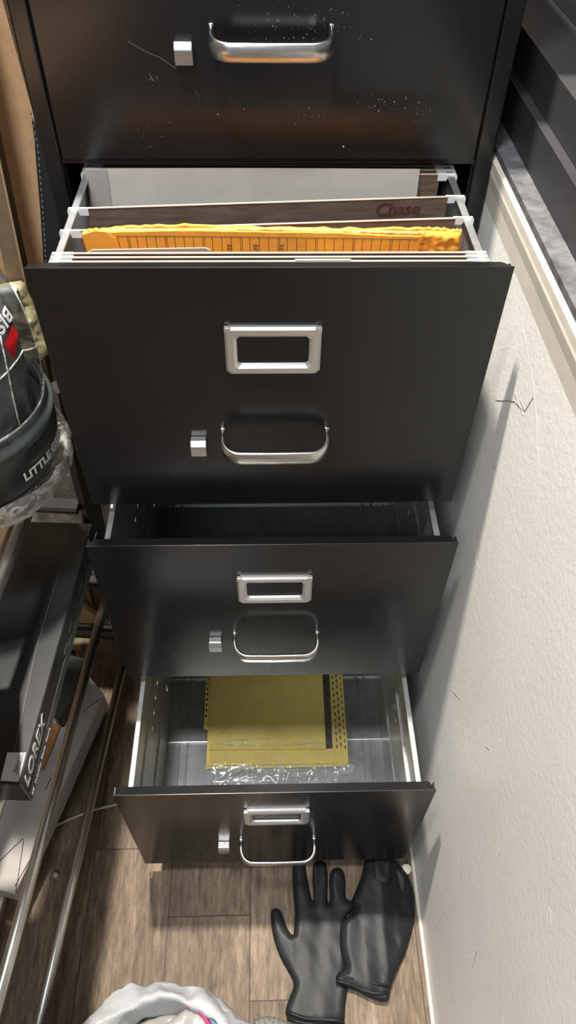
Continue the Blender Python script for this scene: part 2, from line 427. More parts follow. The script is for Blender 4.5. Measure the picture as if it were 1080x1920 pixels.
def handle_mesh(yf, zc):
    xl, xr, p, R_ = -.0505, .0560, .0315, .018
    path = [(xl, 0)]+[(xl, -p+R_)]
    for k in range(1, 9):
        a = PI+PI/2*k/8; path.append((xl+R_+math.cos(a)*R_, -p+R_+math.sin(a)*R_))
    path += [(0, -p-.0006)]
    for k in range(0, 9):
        a = 1.5*PI+PI/2*k/8; path.append((xr-R_+math.cos(a)*R_, -p+R_+math.sin(a)*R_))
    path += [(xr, 0)]
    # the grip curves gently down from its roots
    pts = [Vector((x, yf+y, zc-(.006*min(1, -y/p)))) for x, y in path]
    bm = sweep_rect(bmesh.new(), pts, .0042, .0155)
    for s in (xl, xr):  box(bm, s-.0023, s+.0023, yf-.003, yf+.0005, zc-.0082, zc+.0082, .0008)
    return bm
def label_mesh(yf, zb):
    x0, x1, z0, z1 = -.0425, .0455, zb+.188, zb+.2405
    outer = [(x0+.004, z0), (x1-.004, z0), (x1, z0+.004), (x1, z1-.004), (x1-.004, z1), (x0+.004, z1), (x0, z1-.004), (x0, z0+.004)]
    def ring(i, y): 
        cx, cz = (x0+x1)/2, (z0+z1)/2; hx, hz = (x1-x0)/2, (z1-z0)/2
        return [(cx+(a-cx)*(hx-i)/hx, y, cz+(b-cz)*(hz-i)/hz) for a, b in outer]
    lev = [(0, yf), (0, yf-.003), (.0022, yf-.0052), (.0078, yf-.0052), (.0105, yf-.003), (.0112, yf-.0006)]
    bm = bmesh.new(); R_ = [[bm.verts.new(c) for c in ring(i, y)] for i, y in lev]
    for a, b in zip(R_, R_[1:]):
        for k in range(8): bm.faces.new((a[k], a[(k+1)%8], b[(k+1)%8], b[k]))
    for s in (x0+.003, x1-.003): box(bm, s-.003, s+.003, yf-.0056, yf-.0008, z1-.0045, z1+.0005, .0008)
    return bm
def side_sheet(bm, x, t, y0, y1, z0, z1, holes):
    """steel sheet at x with rectangular punched holes [(ya,yb,za,zb)]"""
    ys = sorted({y0, y1, *[h[0] for h in holes], *[h[1] for h in holes]}); zs = sorted({z0, z1, *[h[2] for h in holes], *[h[3] for h in holes]})
    for a, b in zip(ys, ys[1:]):
        for c, d in zip(zs, zs[1:]):
            my, mz = (a+b)/2, (c+d)/2
            if any(h[0] < my < h[1] and h[2] < mz < h[3] for h in holes): continue
            box(bm, x, x+t, a, b, c, d)
def drawer_box(yf, zb, first):
    bm = bmesh.new(); yb = yf+.62; top = zb+.284
    for s in (-1, 1):
        x = .1875*s
        hs = []
        if s < 0: hs = [(yf+q, yf+q+.007, zb+.166, zb+.174) for q in (.143, .169, .195, .220)]+[(yf+.262, yf+.269, zb+.062, zb+.080)]
        else: hs = [(yf+.149, yf+.155, zb+.169, zb+.175), (yf+.170, yf+.176, zb+.175, zb+.181)]
        side_sheet(bm, x-.0006, .0012, yf+.016, yb, zb+.006, top, hs)
        xa, xb = sorted((x+s*.0028, x-s*.0040)); box(bm, xa, xb, yf+.014, yb, top, top+.0022, .0008)      # rolled rim
        xa, xb = sorted((x+s*.0028, x+s*.0018)); box(bm, xa, xb, yf+.014, yb, top-.012, top)
        for zz in (.095, .205):                                                       # pressed grooves along the side
            xa, xb = sorted((x, x-s*.0032)); box(bm, xa, xb, yf+.016, yb, zb+zz, zb+zz+.010, .001)
        for q in (.152, .166):
            box(bm, s*q-.0016, s*q+.0016, yf+.016, yb, zb+.006, zb+.0092, .0008)
    box(bm, -.1875, .1875, yf+.012, yb, zb+.004, zb+.006)
    box(bm, -.1875, .1875, yb-.002, yb, zb+.006, top-.05)
    box(bm, -.1875, .1875, yf+.0125, yf+.0145, zb+.006, zb+.286)                 # inner panel behind the face
    for q in (.196, .318, .44):
        box(bm, -.187, .187, yf+q-.003, yf+q+.003, zb+.006, zb+.0098, .0012)
    return bm
for row, d in DR:
    zb = Z0+row*PIT; yf = -d; zt = zb+H
    bm = bmesh.new()
    box(bm, -W2, W2, yf, yf+.0016, zb, zt, .0006)
    # folded top return with mitred ends
    tw = .0125
    prism(bm, [(-W2, yf+.0004, zt-.0016), (W2, yf+.0004, zt-.0016), (W2-.008, yf+tw, zt-.0040), (-W2+.008, yf+tw, zt-.0040)], (0, 0, .0016))
    box(bm, -W2+.004, W2-.004, yf+.001, yf+tw, zb, zb+.0016)
    for s in (-1, 1):
        xa, xb = sorted((s*W2, s*(W2-.0016))); box(bm, xa, xb, yf+.0005, yf+tw, zb+.004, zt-.004)
    f = link('drawer', bm, BLACKD if row == 3 else BLACK, cab)
    f['label'] = {3: 'closed top drawer', 2: 'second drawer open and full of files', 1: 'third drawer open and empty', 0: 'bottom drawer pulled furthest out'}[row]
    link('drawer_box', drawer_box(yf, zb, row == 3), GALV, f)
    link('handle', handle_mesh(yf, zb+.110), ALU, f, True)
    link('label_holder', label_mesh(yf, zb), ALUM, f)
    bm = bmesh.new(); zc = zb+.0965
    prism(bm, [(-.0845, yf, zc+.009), (-.0845, yf-.0085, zc+.009), (-.0845, yf-.0125, zc+.004), (-.0845, yf-.0125, zc-.009), (-.0845, yf, zc-.010)], (.0165, 0, 0))
    bmesh.ops.bevel(bm, geom=list(bm.edges), offset=.0007, segments=1, affect='EDGES')
    link('latch', bm, ALU, f)
    if row == 3:
        bm = bmesh.new()
        def scr(pp, r=.00022):
            tube(bm, [at(1, yf-.0001, *q) for q in pp], r, n=5)
        scr([(240,78),(272,96),(300,108),(329,128)]); scr([(366,168),(373,180),(372,197)]); scr([(282,142),(288,152)], .0004)
        sm = []
        rnd = random.Random(3)
        for (cx, cy, sx_, sy_, n_) in ((285,152,9,6,14), (270,262,14,18,26), (570,225,20,12,22), (600,215,30,14,16), (712,196,26,9,60), (785,208,14,22,46), (560,40,70,28,150), (555,95,50,6,20), (430,210,24,10,16), (150,272,12,6,6), (325,240,40,14,12)):
            for _ in range(int(n_*.55)):
                p = at(1, yf-.0001, rnd.gauss(cx, sx_), rnd.gauss(cy, sy_))
                if -.2 < p.x < .2 and p.z > zb+.002:
                    r = abs(rnd.gauss(0, .00026))+.00014
                    c = bmesh.ops.create_icosphere(bm, subdivisions=1, radius=r)
                    for v in c['verts']: v.co = Vector((v.co.x, v.co.y*.3, v.co.z*rnd.uniform(.7, 2)))+p
        dk = link('dust_specks', bm, simple('pale_dust', (.17,.155,.135), .9), f); dk['kind'] = 'stuff'
        bm = bmesh.new(); p = at(1, yf-.0002, 644, 275)
        c = bmesh.ops.create_icosphere(bm, subdivisions=2, radius=.0009)
        for v in c['verts']: v.co = Vector((v.co.x, v.co.y*.4, v.co.z))+p
        link('paint_fleck', bm, LABELW, f)

# ------------------------------------------------------------------ files hanging in the second drawer
ZR = .9432
XL, XR_ = -.1875, .1875
def hook(bm, x, s, y, dz=0):
    z = ZR+dz
    a = [(x-s*.014, y, z+.0012), (x+s*.0045, y, z+.0012), (x+s*.006, y, z-.001), (x+s*.006, y, z-.0075), (x+s*.0032, y, z-.0085), (x+s*.0030, y, z-.002), (x-s*.003, y, z-.0018), (x-s*.005, y, z-.006), (x-s*.014, y, z-.006)]
    prism(bm, [Vector(p)-Vector((0, .0011, 0)) for p in a], (0, .0022, 0))
def hanging_folder(yl, yr, label, group=None, depth=.235, lean=0.0, spread=.004):
    root = empty('hanging_folder', (0, (yl+yr)/2, ZR-depth), label, 'hanging folder', group)
    def yy(x): return yl+(yr-yl)*(x-XL)/(XR_-XL)
    for s in (1, -1):
        bm = bmesh.new(); x0, x1 = XL+.012, XR_-.012; nx, nz = 40, 14; g = []
        for i in range(nx+1):
            x = x0+(x1-x0)*i/nx; colm = []
            for j in range(nz+1):
                t = j/nz; y = yy(x)+s*(.0006+spread*math.sin(PI*min(1, t*1.0))*.5)+.0008*math.sin(x*37+s)*t
                colm.append(bm.verts.new((x, y, ZR-.0005-t*depth+(.0006*math.sin(x*40) if j == 0 else 0))))
            g.append(colm)
        for i in range(nx):
            for j in range(nz): bm.faces.new((g[i][j], g[i+1][j], g[i+1][j+1], g[i][j+1]))
        bmesh.ops.solidify(bm, geom=list(bm.faces), thickness=.0005)
        link('panel', bm, BROWNF, root)
    bm = sweep_rect(bmesh.new(), [(x, yy(x), ZR+.0003) for x in np.linspace(XL+.012, XR_-.012, 12)], .0022, .0014)
    link('folded_edge', bm, EDGE, root)
    for s, x in ((-1, XL), (1, XR_)):
        bm = bmesh.new(); hook(bm, x, s, yy(x)); link('hook', bm, PLW, root)
    return root
fr = 'hanging folders at the back of the drawer'
for k, y in enumerate((.040, .024, .014, .004)):
    hanging_folder(y+.004, y, 'empty brown hanging folder hanging behind the white sheet in the second drawer', fr, spread=.001)
chase = hanging_folder(-.069, -.044, 'brown hanging folder with faded dark red handwriting, directly in front of the white sheet', spread=.002)
def text_on_panel(s, px, py, size, mat, parent, y):
    p = at(1, y, px, py); return place_text(s, size, p, (1, .06, 0), (0, .0, 1), mat, 'handwriting', parent, depth=.0001, shear=.1, bold=.0004)
text_on_panel('Chase', 702, 404, .0180, MARKER, chase, -.0545)
hanging_folder(-.111, -.087, 'brown hanging folder with a bare rim, between the handwritten folder and the orange envelopes', spread=.002)
fg = 'hanging folders against the drawer front'
f1 = hanging_folder(-.1505, -.1500, 'rearmost of three closely packed brown hanging folders against the drawer front', fg, spread=.0005)
f2 = hanging_folder(-.1575, -.1570, 'middle one of three closely packed brown hanging folders against the drawer front', fg, spread=.0005)
f3 = hanging_folder(-.1645, -.1640, 'brown hanging folder nearest the drawer front, carrying a cream label tab', fg, spread=.0005)
a, b_ = at(2, ZR+.003, 553, 489), at(2, ZR+.003, 658, 491)
link('label_tab', B(a.x, b_.x, -.1690, -.1672, ZR-.012, ZR+.0045, .0004), LABELW, f3)

# tall white sheet leaning back inside, left border folded
bm = bmesh.new(); xl, xr = -.1850, .152
def sheet_pt(x, t):   # t 0 bottom..1 top
    return Vector((x, -.046+.042*t+.0008*math.sin(x*14+t*2), .72+.233*t))
def sheet_grid(bm, xa, xb, off, n=14, edge=None):
    g = []
    for i in range(n+1):
        colm = []
        for j in range(25):
            t = j/24; x = xa+(xb-xa)*i/n
            if edge and i == 0: x += edge(t)
            p = sheet_pt(x, t); colm.append(bm.verts.new(p+Vector((0, off*(1+.0*t)-(.004*(1-i/n) if off else 0), 0))))
        g.append(colm)
    for i in range(n):
        for j in range(24): bm.faces.new((g[i][j], g[i+1][j], g[i+1][j+1], g[i][j+1]))
sheet_grid(bm, xl, xr, 0, 30)
bmesh.ops.solidify(bm, geom=list(bm.faces), thickness=.0006)
wf = link('paper_sheet', bm, WHITEP, base=(0, -.02, .72))
tag(wf, 'large blank off-white sheet standing tall behind the handwritten folder', 'paper')
bm = bmesh.new(); sheet_grid(bm, xl-.001, xl+.022, -.001, 6, lambda t: .004*math.sin(t*22))
bmesh.ops.solidify(bm, geom=list(bm.faces), thickness=.0005)
link('folded_border', bm, simple('grey_paper_fold', (.56,.53,.49), .75, 0, 12, .05), wf)

# orange envelopes
def envelope(name, label, yc, px_out, mat, torn=0, thick=.004, cat='envelope', group=None, bottom=.76):
    """px_out: top edge points in the photo, left to right, on the plane y=yc"""
    pts = [at(1, yc, *p) for p in px_out]
    poly = [Vector((p.x, yc, p.z)) for p in pts]
    rnd = random.Random(len(label))
    if torn:
        q = []
        for a, b in zip(poly, poly[1:]):
            for k in range(10):
                t = k/10; v = a.lerp(b, t); v.z += rnd.uniform(-torn, torn); q.append(v)
        poly = q+[poly[-1]]
    poly += [Vector((poly[-1].x, yc, bottom)), Vector((poly[0].x, yc, bottom))]
    bm = P(poly, (0, thick, 0))
    o = link(name, bm, mat, base=(0, yc, bottom)); return tag(o, label, cat, group), pts
e1, _ = envelope('envelope', 'yellow-orange kraft envelope with a rough torn top and crumpled right end, behind the lined one', -.122,
    [(155,436),(215,427),(330,424),(480,428),(640,431),(780,430),(830,431),(866,434),(862,460)], ORANGE, .0011)
# crumpled right corner on it
ol = [at(1, -.1225, *p) for p in ((784,432),(830,433),(864,436),(864,462),(858,487),(830,484),(780,500))]
bm = inflate([(p.x, p.z) for p in ol], .0015, .0035, .008, lambda x, z, h: Vector((x, -.1222-h, z)), .0035, 120, seed=4)
link('crumpled_corner', bm, ORANGE, e1, True)
ol = [at(1, -.1225, *p) for p in ((152,437),(215,429),(500,427),(785,434),(785,441),(500,435),(230,436),(160,443))]
bm = inflate([(p.x, p.z) for p in ol], .0012, .0012, .002, lambda x, z, h: Vector((x, -.1222-h, z)), .0012, 160, seed=9)
link('torn_top_edge', bm, ORANGE2, e1, True)
YE = -.1305
e2, _ = envelope('envelope', 'orange interoffice envelope printed with a ruled routing grid, in front of the torn one', YE, [(205,436),(330,433),(480,435),(640,438),(740,443),(789,444)], ORANGE, .0003, thick=.002)
bm = bmesh.new(); px = 216; k = 0
topz = lambda x: at(1, YE, x, 437+max(0, x-330)*.014).z-.0028
def ln(bm, xa, za, xb, zb_, r=.00022): tube(bm, [(xa, YE-.0002, za), (xb, YE-.0002, zb_)], r, n=4)
pos = 222
while pos < 782:
    p = at(1, YE, pos, 450); ln(bm, p.x, topz(pos), p.x, .84)
    if k % 4 == 1: ln(bm, p.x+.0016, topz(pos), p.x+.0016, .84)
    pos += 17.6; k += 1
pa, pb = at(1, YE, 218, 446), at(1, YE, 784, 446)
tube(bm, [(x, YE-.0002, topz(q)) for x, q in zip(np.linspace(pa.x, pb.x, 12), np.linspace(218, 784, 12))], .00022, n=4)
link('printed_lines', bm, INKD, e2)
for px_ in (436, 484, 532):
    p = at(1, YE-.0004, px_, 486); place_text('DATE', .006, p, (0, 0, 1), (-1, 0, 0), INKD, 'lettering', e2, .0001)
p = at(1, YE-.0004, 786, 492); place_text('1-TO-99 USE BOTH SIDES', .0036, p, (.08, 0, 1), (-1, 0, .08), INKD, 'lettering', e2, .0001)
# rounded orange flap on the left
ol = [at(1, -.1335, *p) for p in ((153,440),(178,433),(200,435),(216,447),(226,468),(231,480),(200,505),(172,505),(163,470))]
bm = P([Vector((p.x, -.1338, p.z)) for p in ol], (0, .0009, 0)); 
fl = link('envelope_flap', bm, simple('orange_flap', (.80,.31,.03), .7, 0, 20, .08), e2)
# manila folders near the front
ol = [at(1, -.1415, *p) for p in ((160,500),(162,476),(172,469),(280,467),(385,465),(394,469),(400,482),(560,485),(760,484),(760,500))]
mo = link('manila_folder', P([Vector((p.x, -.1415, p.z)) for p in ol]+[Vector((ol[-1].x, -.1415, .74)), Vector((ol[0].x, -.1415, .74))], (0, .0012, 0)), MANILA, base=(0,-.1415,.74))
tag(mo, 'grey-beige manila folder with a long raised tab at left, before the lined envelope', 'folder', 'manila folders in the drawer')
ol = [at(1, -.1385, *p) for p in ((566,500),(566,482),(700,477),(790,477),(820,480),(838,488),(846,500))]
mo2 = link('manila_folder', P([Vector((p.x, -.1385, p.z)) for p in ol]+[Vector((ol[-1].x, -.1385, .74)), Vector((ol[0].x, -.1385, .74))], (0, .0012, 0)), simple('tan_manila', (.60,.40,.23), .75), base=(0,-.1385,.74))
tag(mo2, 'tan manila folder with a rounded right corner, behind the clear plastic tab', 'folder', 'manila folders in the drawer')
a, b_ = at(1, -.1465, 570, 476), at(1, -.1465, 766, 478)
tb = link('clear_tab', B(a.x, b_.x, -.1475, -.1465, a.z-.016, a.z), clear('clear_tab_plastic', (.9,.82,.75), .1, .5, .05, 10), base=(a.x, -.147, a.z-.016))
tag(tb, 'clear plastic index tab with a white top edge, standing behind the front folders', 'index tab')
link('white_edge', B(a.x, b_.x, -.1480, -.1462, a.z-.0008, a.z+.0014, .0004), PLW, tb)

# ------------------------------------------------------------------ yellow dividers in the bottom drawer
zb = Z0+.0105
def rect_from(zz, pts): return [at(2, zz, *p) for p in pts]
x0, x1 = -.117, .120
pk = empty('divider_pack', (0, -.13, zb), 'stack of yellow tabbed divider cards in a clear sleeve, lying in the bottom drawer', 'dividers')
for k in range(5):
    z = zb+.0012*k; dx = -.0022*k; a = .02-.006*k
    w0, w1 = x0+.002*k*.5, x1-.0045*k+(.006 if k == 0 else 0)
    y0, y1 = -.266+.002*k, .015
    poly = [(w0, y0), (w1, y0), (w1+.002, y1), (w0-.002, y1)]
    if k == 4:
        poly = [(x0+.001, -.262), (w1, -.262), (w1+.002, y1), (x0-.008, y1), (x0-.0075, -.196), (x0+.001, -.200)]
    bm = P([(x, y, z) for x, y in poly], (0, 0, .0009)); link('divider_card', bm, YELL, pk)
# top booklet: nearer edge further back, dark spine at right
z = zb+.0066
bm = P([(-.113, -.236, z), (.088, -.238, z), (.090, .01, z), (-.118, .01, z)], (0, 0, .003)); link('top_card', bm, YELL, pk)
bm = P([(.0885, -.236, z), (.0995, -.236, z), (.1035, .01, z), (.0910, .01, z)], (0, 0, .0026)); link('edge_strip', bm, BLKTAB, pk)
# dark tab marks along both long edges
bm = bmesh.new()
for i in range(20):
    y = -.235+i*.012
    for q, off in ((.1075, 0), (.1145, .004)): box(bm, q-.0010+.002*(y+.2), q+.0010+.002*(y+.2), y+off, y+off+.0055, zb+.0046, zb+.0066)
    box(bm, .1215, .1232, y, y+.006, zb+.0009, zb+.0016)
for i in range(15):
    y = -.175+i*.0105; box(bm, -.1225, -.1200, y, y+.0052, zb+.0055, zb+.0063)
link('tab_marks', bm, INKD, pk)
ol = [(-.106, -.296), (-.04, -.300), (.03, -.294), (.09, -.298), (.136, -.292), (.134, -.24), (.132, -.1), (.130, .02), (-.126, .02), (-.122, -.1), (-.113, -.22), (-.110, -.27)]
def fl_(x, y):
    t = max(0, min(1, (y+.29)/.03)); return zb+.0022+.0092*t
bm = inflate(ol, .003, .0012, .006, lambda x, y, h: Vector((x, y, h)), .0028, 75, floorf=fl_, seed=2, thick=.0003)
fs = [f for f in bm.faces if f.calc_center_median().y > -.2645]
bm2 = bm.copy(); bmesh.ops.delete(bm, geom=[f for f in bm.faces if f.calc_center_median().y <= -.2645], context='FACES')
bmesh.ops.delete(bm2, geom=[f for f in bm2.faces if f.calc_center_median().y > -.2645], context='FACES')
link('clear_sleeve', bm, FILM, pk, True); link('sleeve_flap', bm2, FILM2, pk, True)
bm = bmesh.new(); rnd = random.Random(5)
for (ax, ay, bx, by) in ((-.110,-.226,-.02,-.232), (-.02,-.232,.092,-.228), (-.105,-.221,.01,-.219), (-.10,-.270,.0,-.275), (.0,-.275,.125,-.266), (-.09,-.285,.05,-.289), (.02,-.284,.13,-.280), (-.105,-.22,-.045,-.165)):
    pts = []
    for i in range(15):
        t = i/14; x = ax+(bx-ax)*t; y = ay+(by-ay)*t+.0025*noise.noise(Vector((x*90, ay*50, 1)))
        pts.append((x, y, fl_(x, y)+.0022+.001*noise.noise(Vector((x*70, 4, ay*30)))))
    tube(bm, pts, [.0001+.0009*math.sin(PI*i/14)*abs(noise.noise(Vector((i*.7, ax*40, 2))))*1.6 for i in range(15)], n=5, flat=.5)
link('film_crease', bm, clear('film_crease', (.95,.95,.93), .12, .5, .1, 20), pk, True)

# ------------------------------------------------------------------ gloves
def floor_poly(pts, ox, oy, sc, z=0): return [tuple(at(2, z, ox+a/sc, oy+b/sc)[:2]) for a, b in pts]
g1 = floor_poly([(182,410),(190,392),(212,384),(236,402),(250,445),(266,490),(297,532),(302,470),(305,400),(298,330),(292,240),(290,120),(296,60),(330,40),(352,70),(358,170),(372,260),(396,368),(400,330),(394,250),(394,180),(404,152),(430,145),(458,155),(470,190),(472,260),(468,330),(474,372),(484,330),(476,260),(484,200),(504,182),(530,180),(552,200),(562,240),(560,320),(568,345),(600,350),(612,380),(590,410),(560,430),(572,520),(575,600),(562,690),(575,780),(560,870),(556,972),(420,985),(290,968),(262,940),(256,905),(268,860),(300,785),(292,745),(235,650),(204,570),(186,490)], 440, 1560, 2.7)
g1 = smooth_poly(g1)
def gp(x, y, h): return Vector((min(x, XW-.0015), y, h))
cx1, cy1 = at(2, 0, 590, 1740)[:2]
WY = .20
gl = link('glove', inflate(g1, .0017, .0080, .012, gp, .0036, 38, floorf=lambda x, y: .0006, seed=1), GLOVE, smooth=True)
tag(gl, 'black nitrile glove lying flat with fingers spread under the bottom drawer', 'glove', 'black gloves on the floor')
def cuff(pts, r, z, ox, oy, sc, par):
    q = [at(2, z, ox+a/sc, oy+b/sc) for a, b in pts]
    bm = T([gp(p.x, p.y, p.z+.001*math.sin(i*1.7)) for i, p in enumerate(q)], r, n=10); link('cuff_rim', bm, GLOVE, par, True)
cuff([(262,905),(300,925),(360,945),(430,948),(500,952),(556,962)], .0026, .009, 440, 1560, 2.7, gl)
cuff([(264,940),(320,962),(400,975),(480,978),(552,978)], .0022, .008, 440, 1560, 2.7, gl)
g2 = floor_poly([(600,325),(625,270),(645,210),(655,150),(680,110),(730,100),(790,120),(845,165),(885,215),(912,290),(918,360),(918,430),(900,500),(872,600),(830,690),(800,745),(785,800),(775,862),(740,858),(690,845),(610,800),(545,785),(512,762),(510,735),(530,705),(562,692),(545,640),(530,575),(532,480),(548,448),(575,430),(608,392),(590,350)], 440, 1560, 2.7, .012)
g2 = smooth_poly(g2)
gl2 = link('glove', inflate(g2, .0017, .010, .013, gp, .0046, 38, floorf=lambda x, y: .0009+.0135*(1 if x < .165 else max(0, 1-(x-.165)/.055)), seed=11), GLOVE, smooth=True)
tag(gl2, 'black nitrile glove lying on the other one beside the wall, fingers tucked in', 'glove', 'black gloves on the floor')
ol = floor_poly([(690,135),(700,110),(745,105),(785,130),(792,200),(788,262),(755,275),(705,262),(692,200)], 440, 1560, 2.7, .02)
link('tucked_finger', inflate(smooth_poly(ol), .0015, .006, .008, gp, .002, 80, floorf=lambda x, y: .022, seed=3), GLOVE, gl2, True)
ol = floor_poly([(795,140),(850,175),(880,225),(872,330),(850,345),(812,300),(800,220)], 440, 1560, 2.7, .02)
link('tucked_finger', inflate(smooth_poly(ol), .0015, .006, .008, gp, .002, 80, floorf=lambda x, y: .009, seed=5), GLOVE, gl2, True)
cuff([(512,755),(545,760),(600,775),(650,800),(700,815),(740,818),(776,812)], .0024, .022, 440, 1560, 2.7, gl2)
cuff([(520,720),(560,735),(610,745),(660,752),(720,770),(780,780)], .0018, .0235, 440, 1560, 2.7, gl2)
WY = .55
# pale round cap by the wall, behind the glove
p = at(2, .006, 763, 1629)
bm = lathe(bmesh.new(), [(.0001, .0), (.007, .0), (.0082, .002), (.0082, .006), (.006, .0085), (.0001, .009)], min(p.x, XW-.0155), p.y, 24)
tag(link('furniture_pad', bm, LABELW, smooth=True), 'small round cream pad on the floor by the wall, at the tucked glove', 'pad')

# ------------------------------------------------------------------ stack of black flat boxes on the half wall
steps = [(.2300, .9605, .0075), (.2485, .968, .0415), (.2575, 1.0095, .0385), (.3120, 1.048, .018), (.3330, 1.066, .045)]
labs = ['dusty dark grey board lying lowest on the half wall, right of the cabinet', 'black flat box directly above the dusty grey board on the half wall', 'black flat box with a dusty top edge, mid-stack on the half wall', 'black slab set back above the middle box of the half-wall stack', 'purplish-black box topmost on the half wall, in the upper right corner']
sm = [FELT, DUSTY, FELT, DUSTY, DUSTY]
mats_ = [FELT, DUSTY, DUSTY, DUSTY, simple('plum_black_vinyl', (.035,.03,.04), .4)]
for (x, z, h), lb, mt in zip(steps, labs, mats_):
    bm = B(x, x+.36, -.78, .42, z+.0001, z+h-.0001, .0008)
    tag(link('flat_box' if h > .02 else 'board', bm, mt), lb, 'box' if h > .02 else 'board', 'black boards and boxes stacked on the half wall')

# ------------------------------------------------------------------ shoe rack (tubes run towards the camera, turned a few degrees)
rk = empty('storage_rack', (-.38, -.32, 0), 'black plastic and steel tube rack standing left of the cabinet', 'rack')
A1 = math.radians(4.7)
def rp(s, t, z): # s along rack from back frame (0) to the front, t to the left
    return Vector((-.288-math.sin(A1)*s-math.cos(A1)*t, -.052-math.cos(A1)*s+math.sin(A1)*t, z))
LEN = .74
tiers = [.037, .238, .452, .636]
for z in tiers:
    for t in (0, .105, .21):
        if z == .037 and t == .21: continue
        t2 = t-(.012 if z > .4 else 0)
        bm = T([rp(-.010, t2, z), rp(LEN, t2, z)], .0078, n=20); link('steel_tube', bm, CHROME, rk, True)
        bm = T([rp(-.022, t2, z), rp(-.010, t2, z)], [.0085, .0098], n=16); link('tube_cap', bm, CHROME if z > .6 else RACKB, rk, True)
def bar(bm, a, b, w, h):
    sweep_rect(bm, [a, b], w, h)
for s in (-.022, LEN+.01):
    for z, hh in ((.118, .022), (.276, .012), (.470, .012)):
        bm = bmesh.new(); bar(bm, rp(s, -.035 if z < .3 else .0, z), rp(s, .30, z), .026, hh); link('cross_bar', bm, RACKB, rk)
    for t in (-.012, .285):
        bm = bmesh.new(); tube(bm, [rp(s, t, .0), rp(s, t-.0, .35), rp(s, t-.014 if t < 0 else t, .70)], .0165, n=4); link('post', bm, RACKB, rk)

# black recorder carton lying on the third tier
zt = .510; zb_ = .4602
FR, NR = at(2, zt, 172, 981), at(2, zt, 38, 1471)
dirn = (FR-NR).normalized(); lat = Vector((-dirn.y, dirn.x, 0)); Wb = .094
c = [NR, FR, FR+lat*Wb, NR+lat*Wb]
bm = P([Vector((p.x, p.y, zb_)) for p in c], (0, 0, zt-zb_)); bmesh.ops.bevel(bm, geom=list(bm.edges), offset=.0012, segments=1, affect='EDGES')
rec = tag(link('product_carton', bm, BOXB), 'long black retail carton with a white sticker, lying on the rack tubes', 'carton')
Ld = (FR-NR).length; n_ = -lat
def on_side(s, z, o=.0004): return NR+dirn*s+n_*o+Vector((0, 0, z-zt))
bm = P([on_side(.002, zb_+.002), on_side(Ld-.01, zb_+.002), on_side(Ld-.01, zb_+.017), on_side(.002, zb_+.017)], n_*.0004); link('printed_band', bm, BOXG, rec)
place_text('LOREX', .024, on_side(.004, zb_+.026), dirn, (0,0,1), LETTER, 'lettering', rec, .0002, shear=.25, bold=.0003, fit=.080)
place_text('4K  Security  Made  Smart', .0075, on_side(.004, zb_+.005, .001), dirn, (0,0,1), LETTER, 'lettering', rec, .0002, fit=.078)
for k in range(7):
    bm = P([on_side(.17+.03*k, zb_+.022+.004*(k%2)), on_side(.187+.03*k, zb_+.022+.004*(k%2)), on_side(.187+.03*k, zb_+.0235+.004*(k%2)), on_side(.17+.03*k, zb_+.0235+.004*(k%2))], n_*.0003); link('small_print', bm, GREYL, rec)
st = [at(2, zt+.0004, *p) for p in ((14,1411),(49,1411),(35,1466),(1,1464))]
bm = P(st, (0, 0, .0004)); sk = link('sticker', bm, STICK, rec)
p = at(2, zt+.001, 29.5, 1448); r_ = (at(2, zt+.001, 35.5, 1430)-p)
place_text('Device ID', .0046, p, r_, (-r_.y, r_.x, 0), INKD, 'lettering', sk, .0001)
p = at(2, zt+.001, 34, 1452); place_text('LX2208041977', .0042, p, r_, (-r_.y, r_.x, 0), INKD, 'lettering', sk, .0001)
q = [at(2, zt+.0002, *p) for p in ((137,983),(66,1222),(20,1440))]
link('lid_seam', T([Vector((v.x, v.y, zt+.0001)) for v in q], .0005, n=5), BOXG, rec)

# carpet cleaner: clear domed tank on a charcoal base, on the top tier
VC = (-.345, -.135); ZB = .645
vac = empty('carpet_cleaner', (VC[0], VC[1], ZB), 'portable carpet cleaner with a clear domed tank and charcoal base, on the rack', 'carpet cleaner')
link('base', lathe(bmesh.new(), [(.0001, ZB+.02), (.070, ZB+.02), (.088, ZB+.030), (.097, ZB+.045), (.101, ZB+.075), (.1015, ZB+.098), (.099, ZB+.102), (.0001, ZB+.102)], *VC, n=96), VBODY, vac, True)
link('rim_ring', lathe(bmesh.new(), [(.094, ZB+.098), (.1035, ZB+.0985), (.1048, ZB+.105), (.1025, ZB+.111), (.0985, ZB+.113), (.0975, ZB+.120), (.094, ZB+.120), (.094, ZB+.098)], *VC, n=96), VRING, vac, True)
domeprof = [(.0975, ZB+.118), (.100, ZB+.15), (.1005, ZB+.18), (.0985, ZB+.21), (.0945, ZB+.235), (.087, ZB+.26), (.072, ZB+.283), (.045, ZB+.30), (.0005, ZB+.306)]
bm = lathe(bmesh.new(), domeprof, *VC, n=96); tk = link('clear_tank', bm, TANK, vac, True)
bm = lathe(bmesh.new(), [(r*.86, z-.006) for r, z in domeprof[:5]]+[(.03, ZB+.205), (.0005, ZB+.2)], *VC, n=64)
link('inner_tank', bm, simple('smoky_inner_plastic', (.16,.165,.17), .25, 0, 12, .5, .4, .004), vac, True)
def dome_pt(a, z, off=.001):
    for (r0, z0), (r1, z1) in zip(domeprof, domeprof[1:]):
        if z0 <= z <= z1: r = r0+(r1-r0)*(z-z0)/(z1-z0); break
    else: r = .09
    r += off; return Vector((VC[0]+math.cos(a)*r, VC[1]+math.sin(a)*r, z))
for a in (-1.25, -.82, -.52, .25):
    bm = T([dome_pt(a+.16*(k/10)**2, ZB+.126+.010*k) for k in range(11)], .0009, n=6); link('tank_rib', bm, WRAP, vac, True)
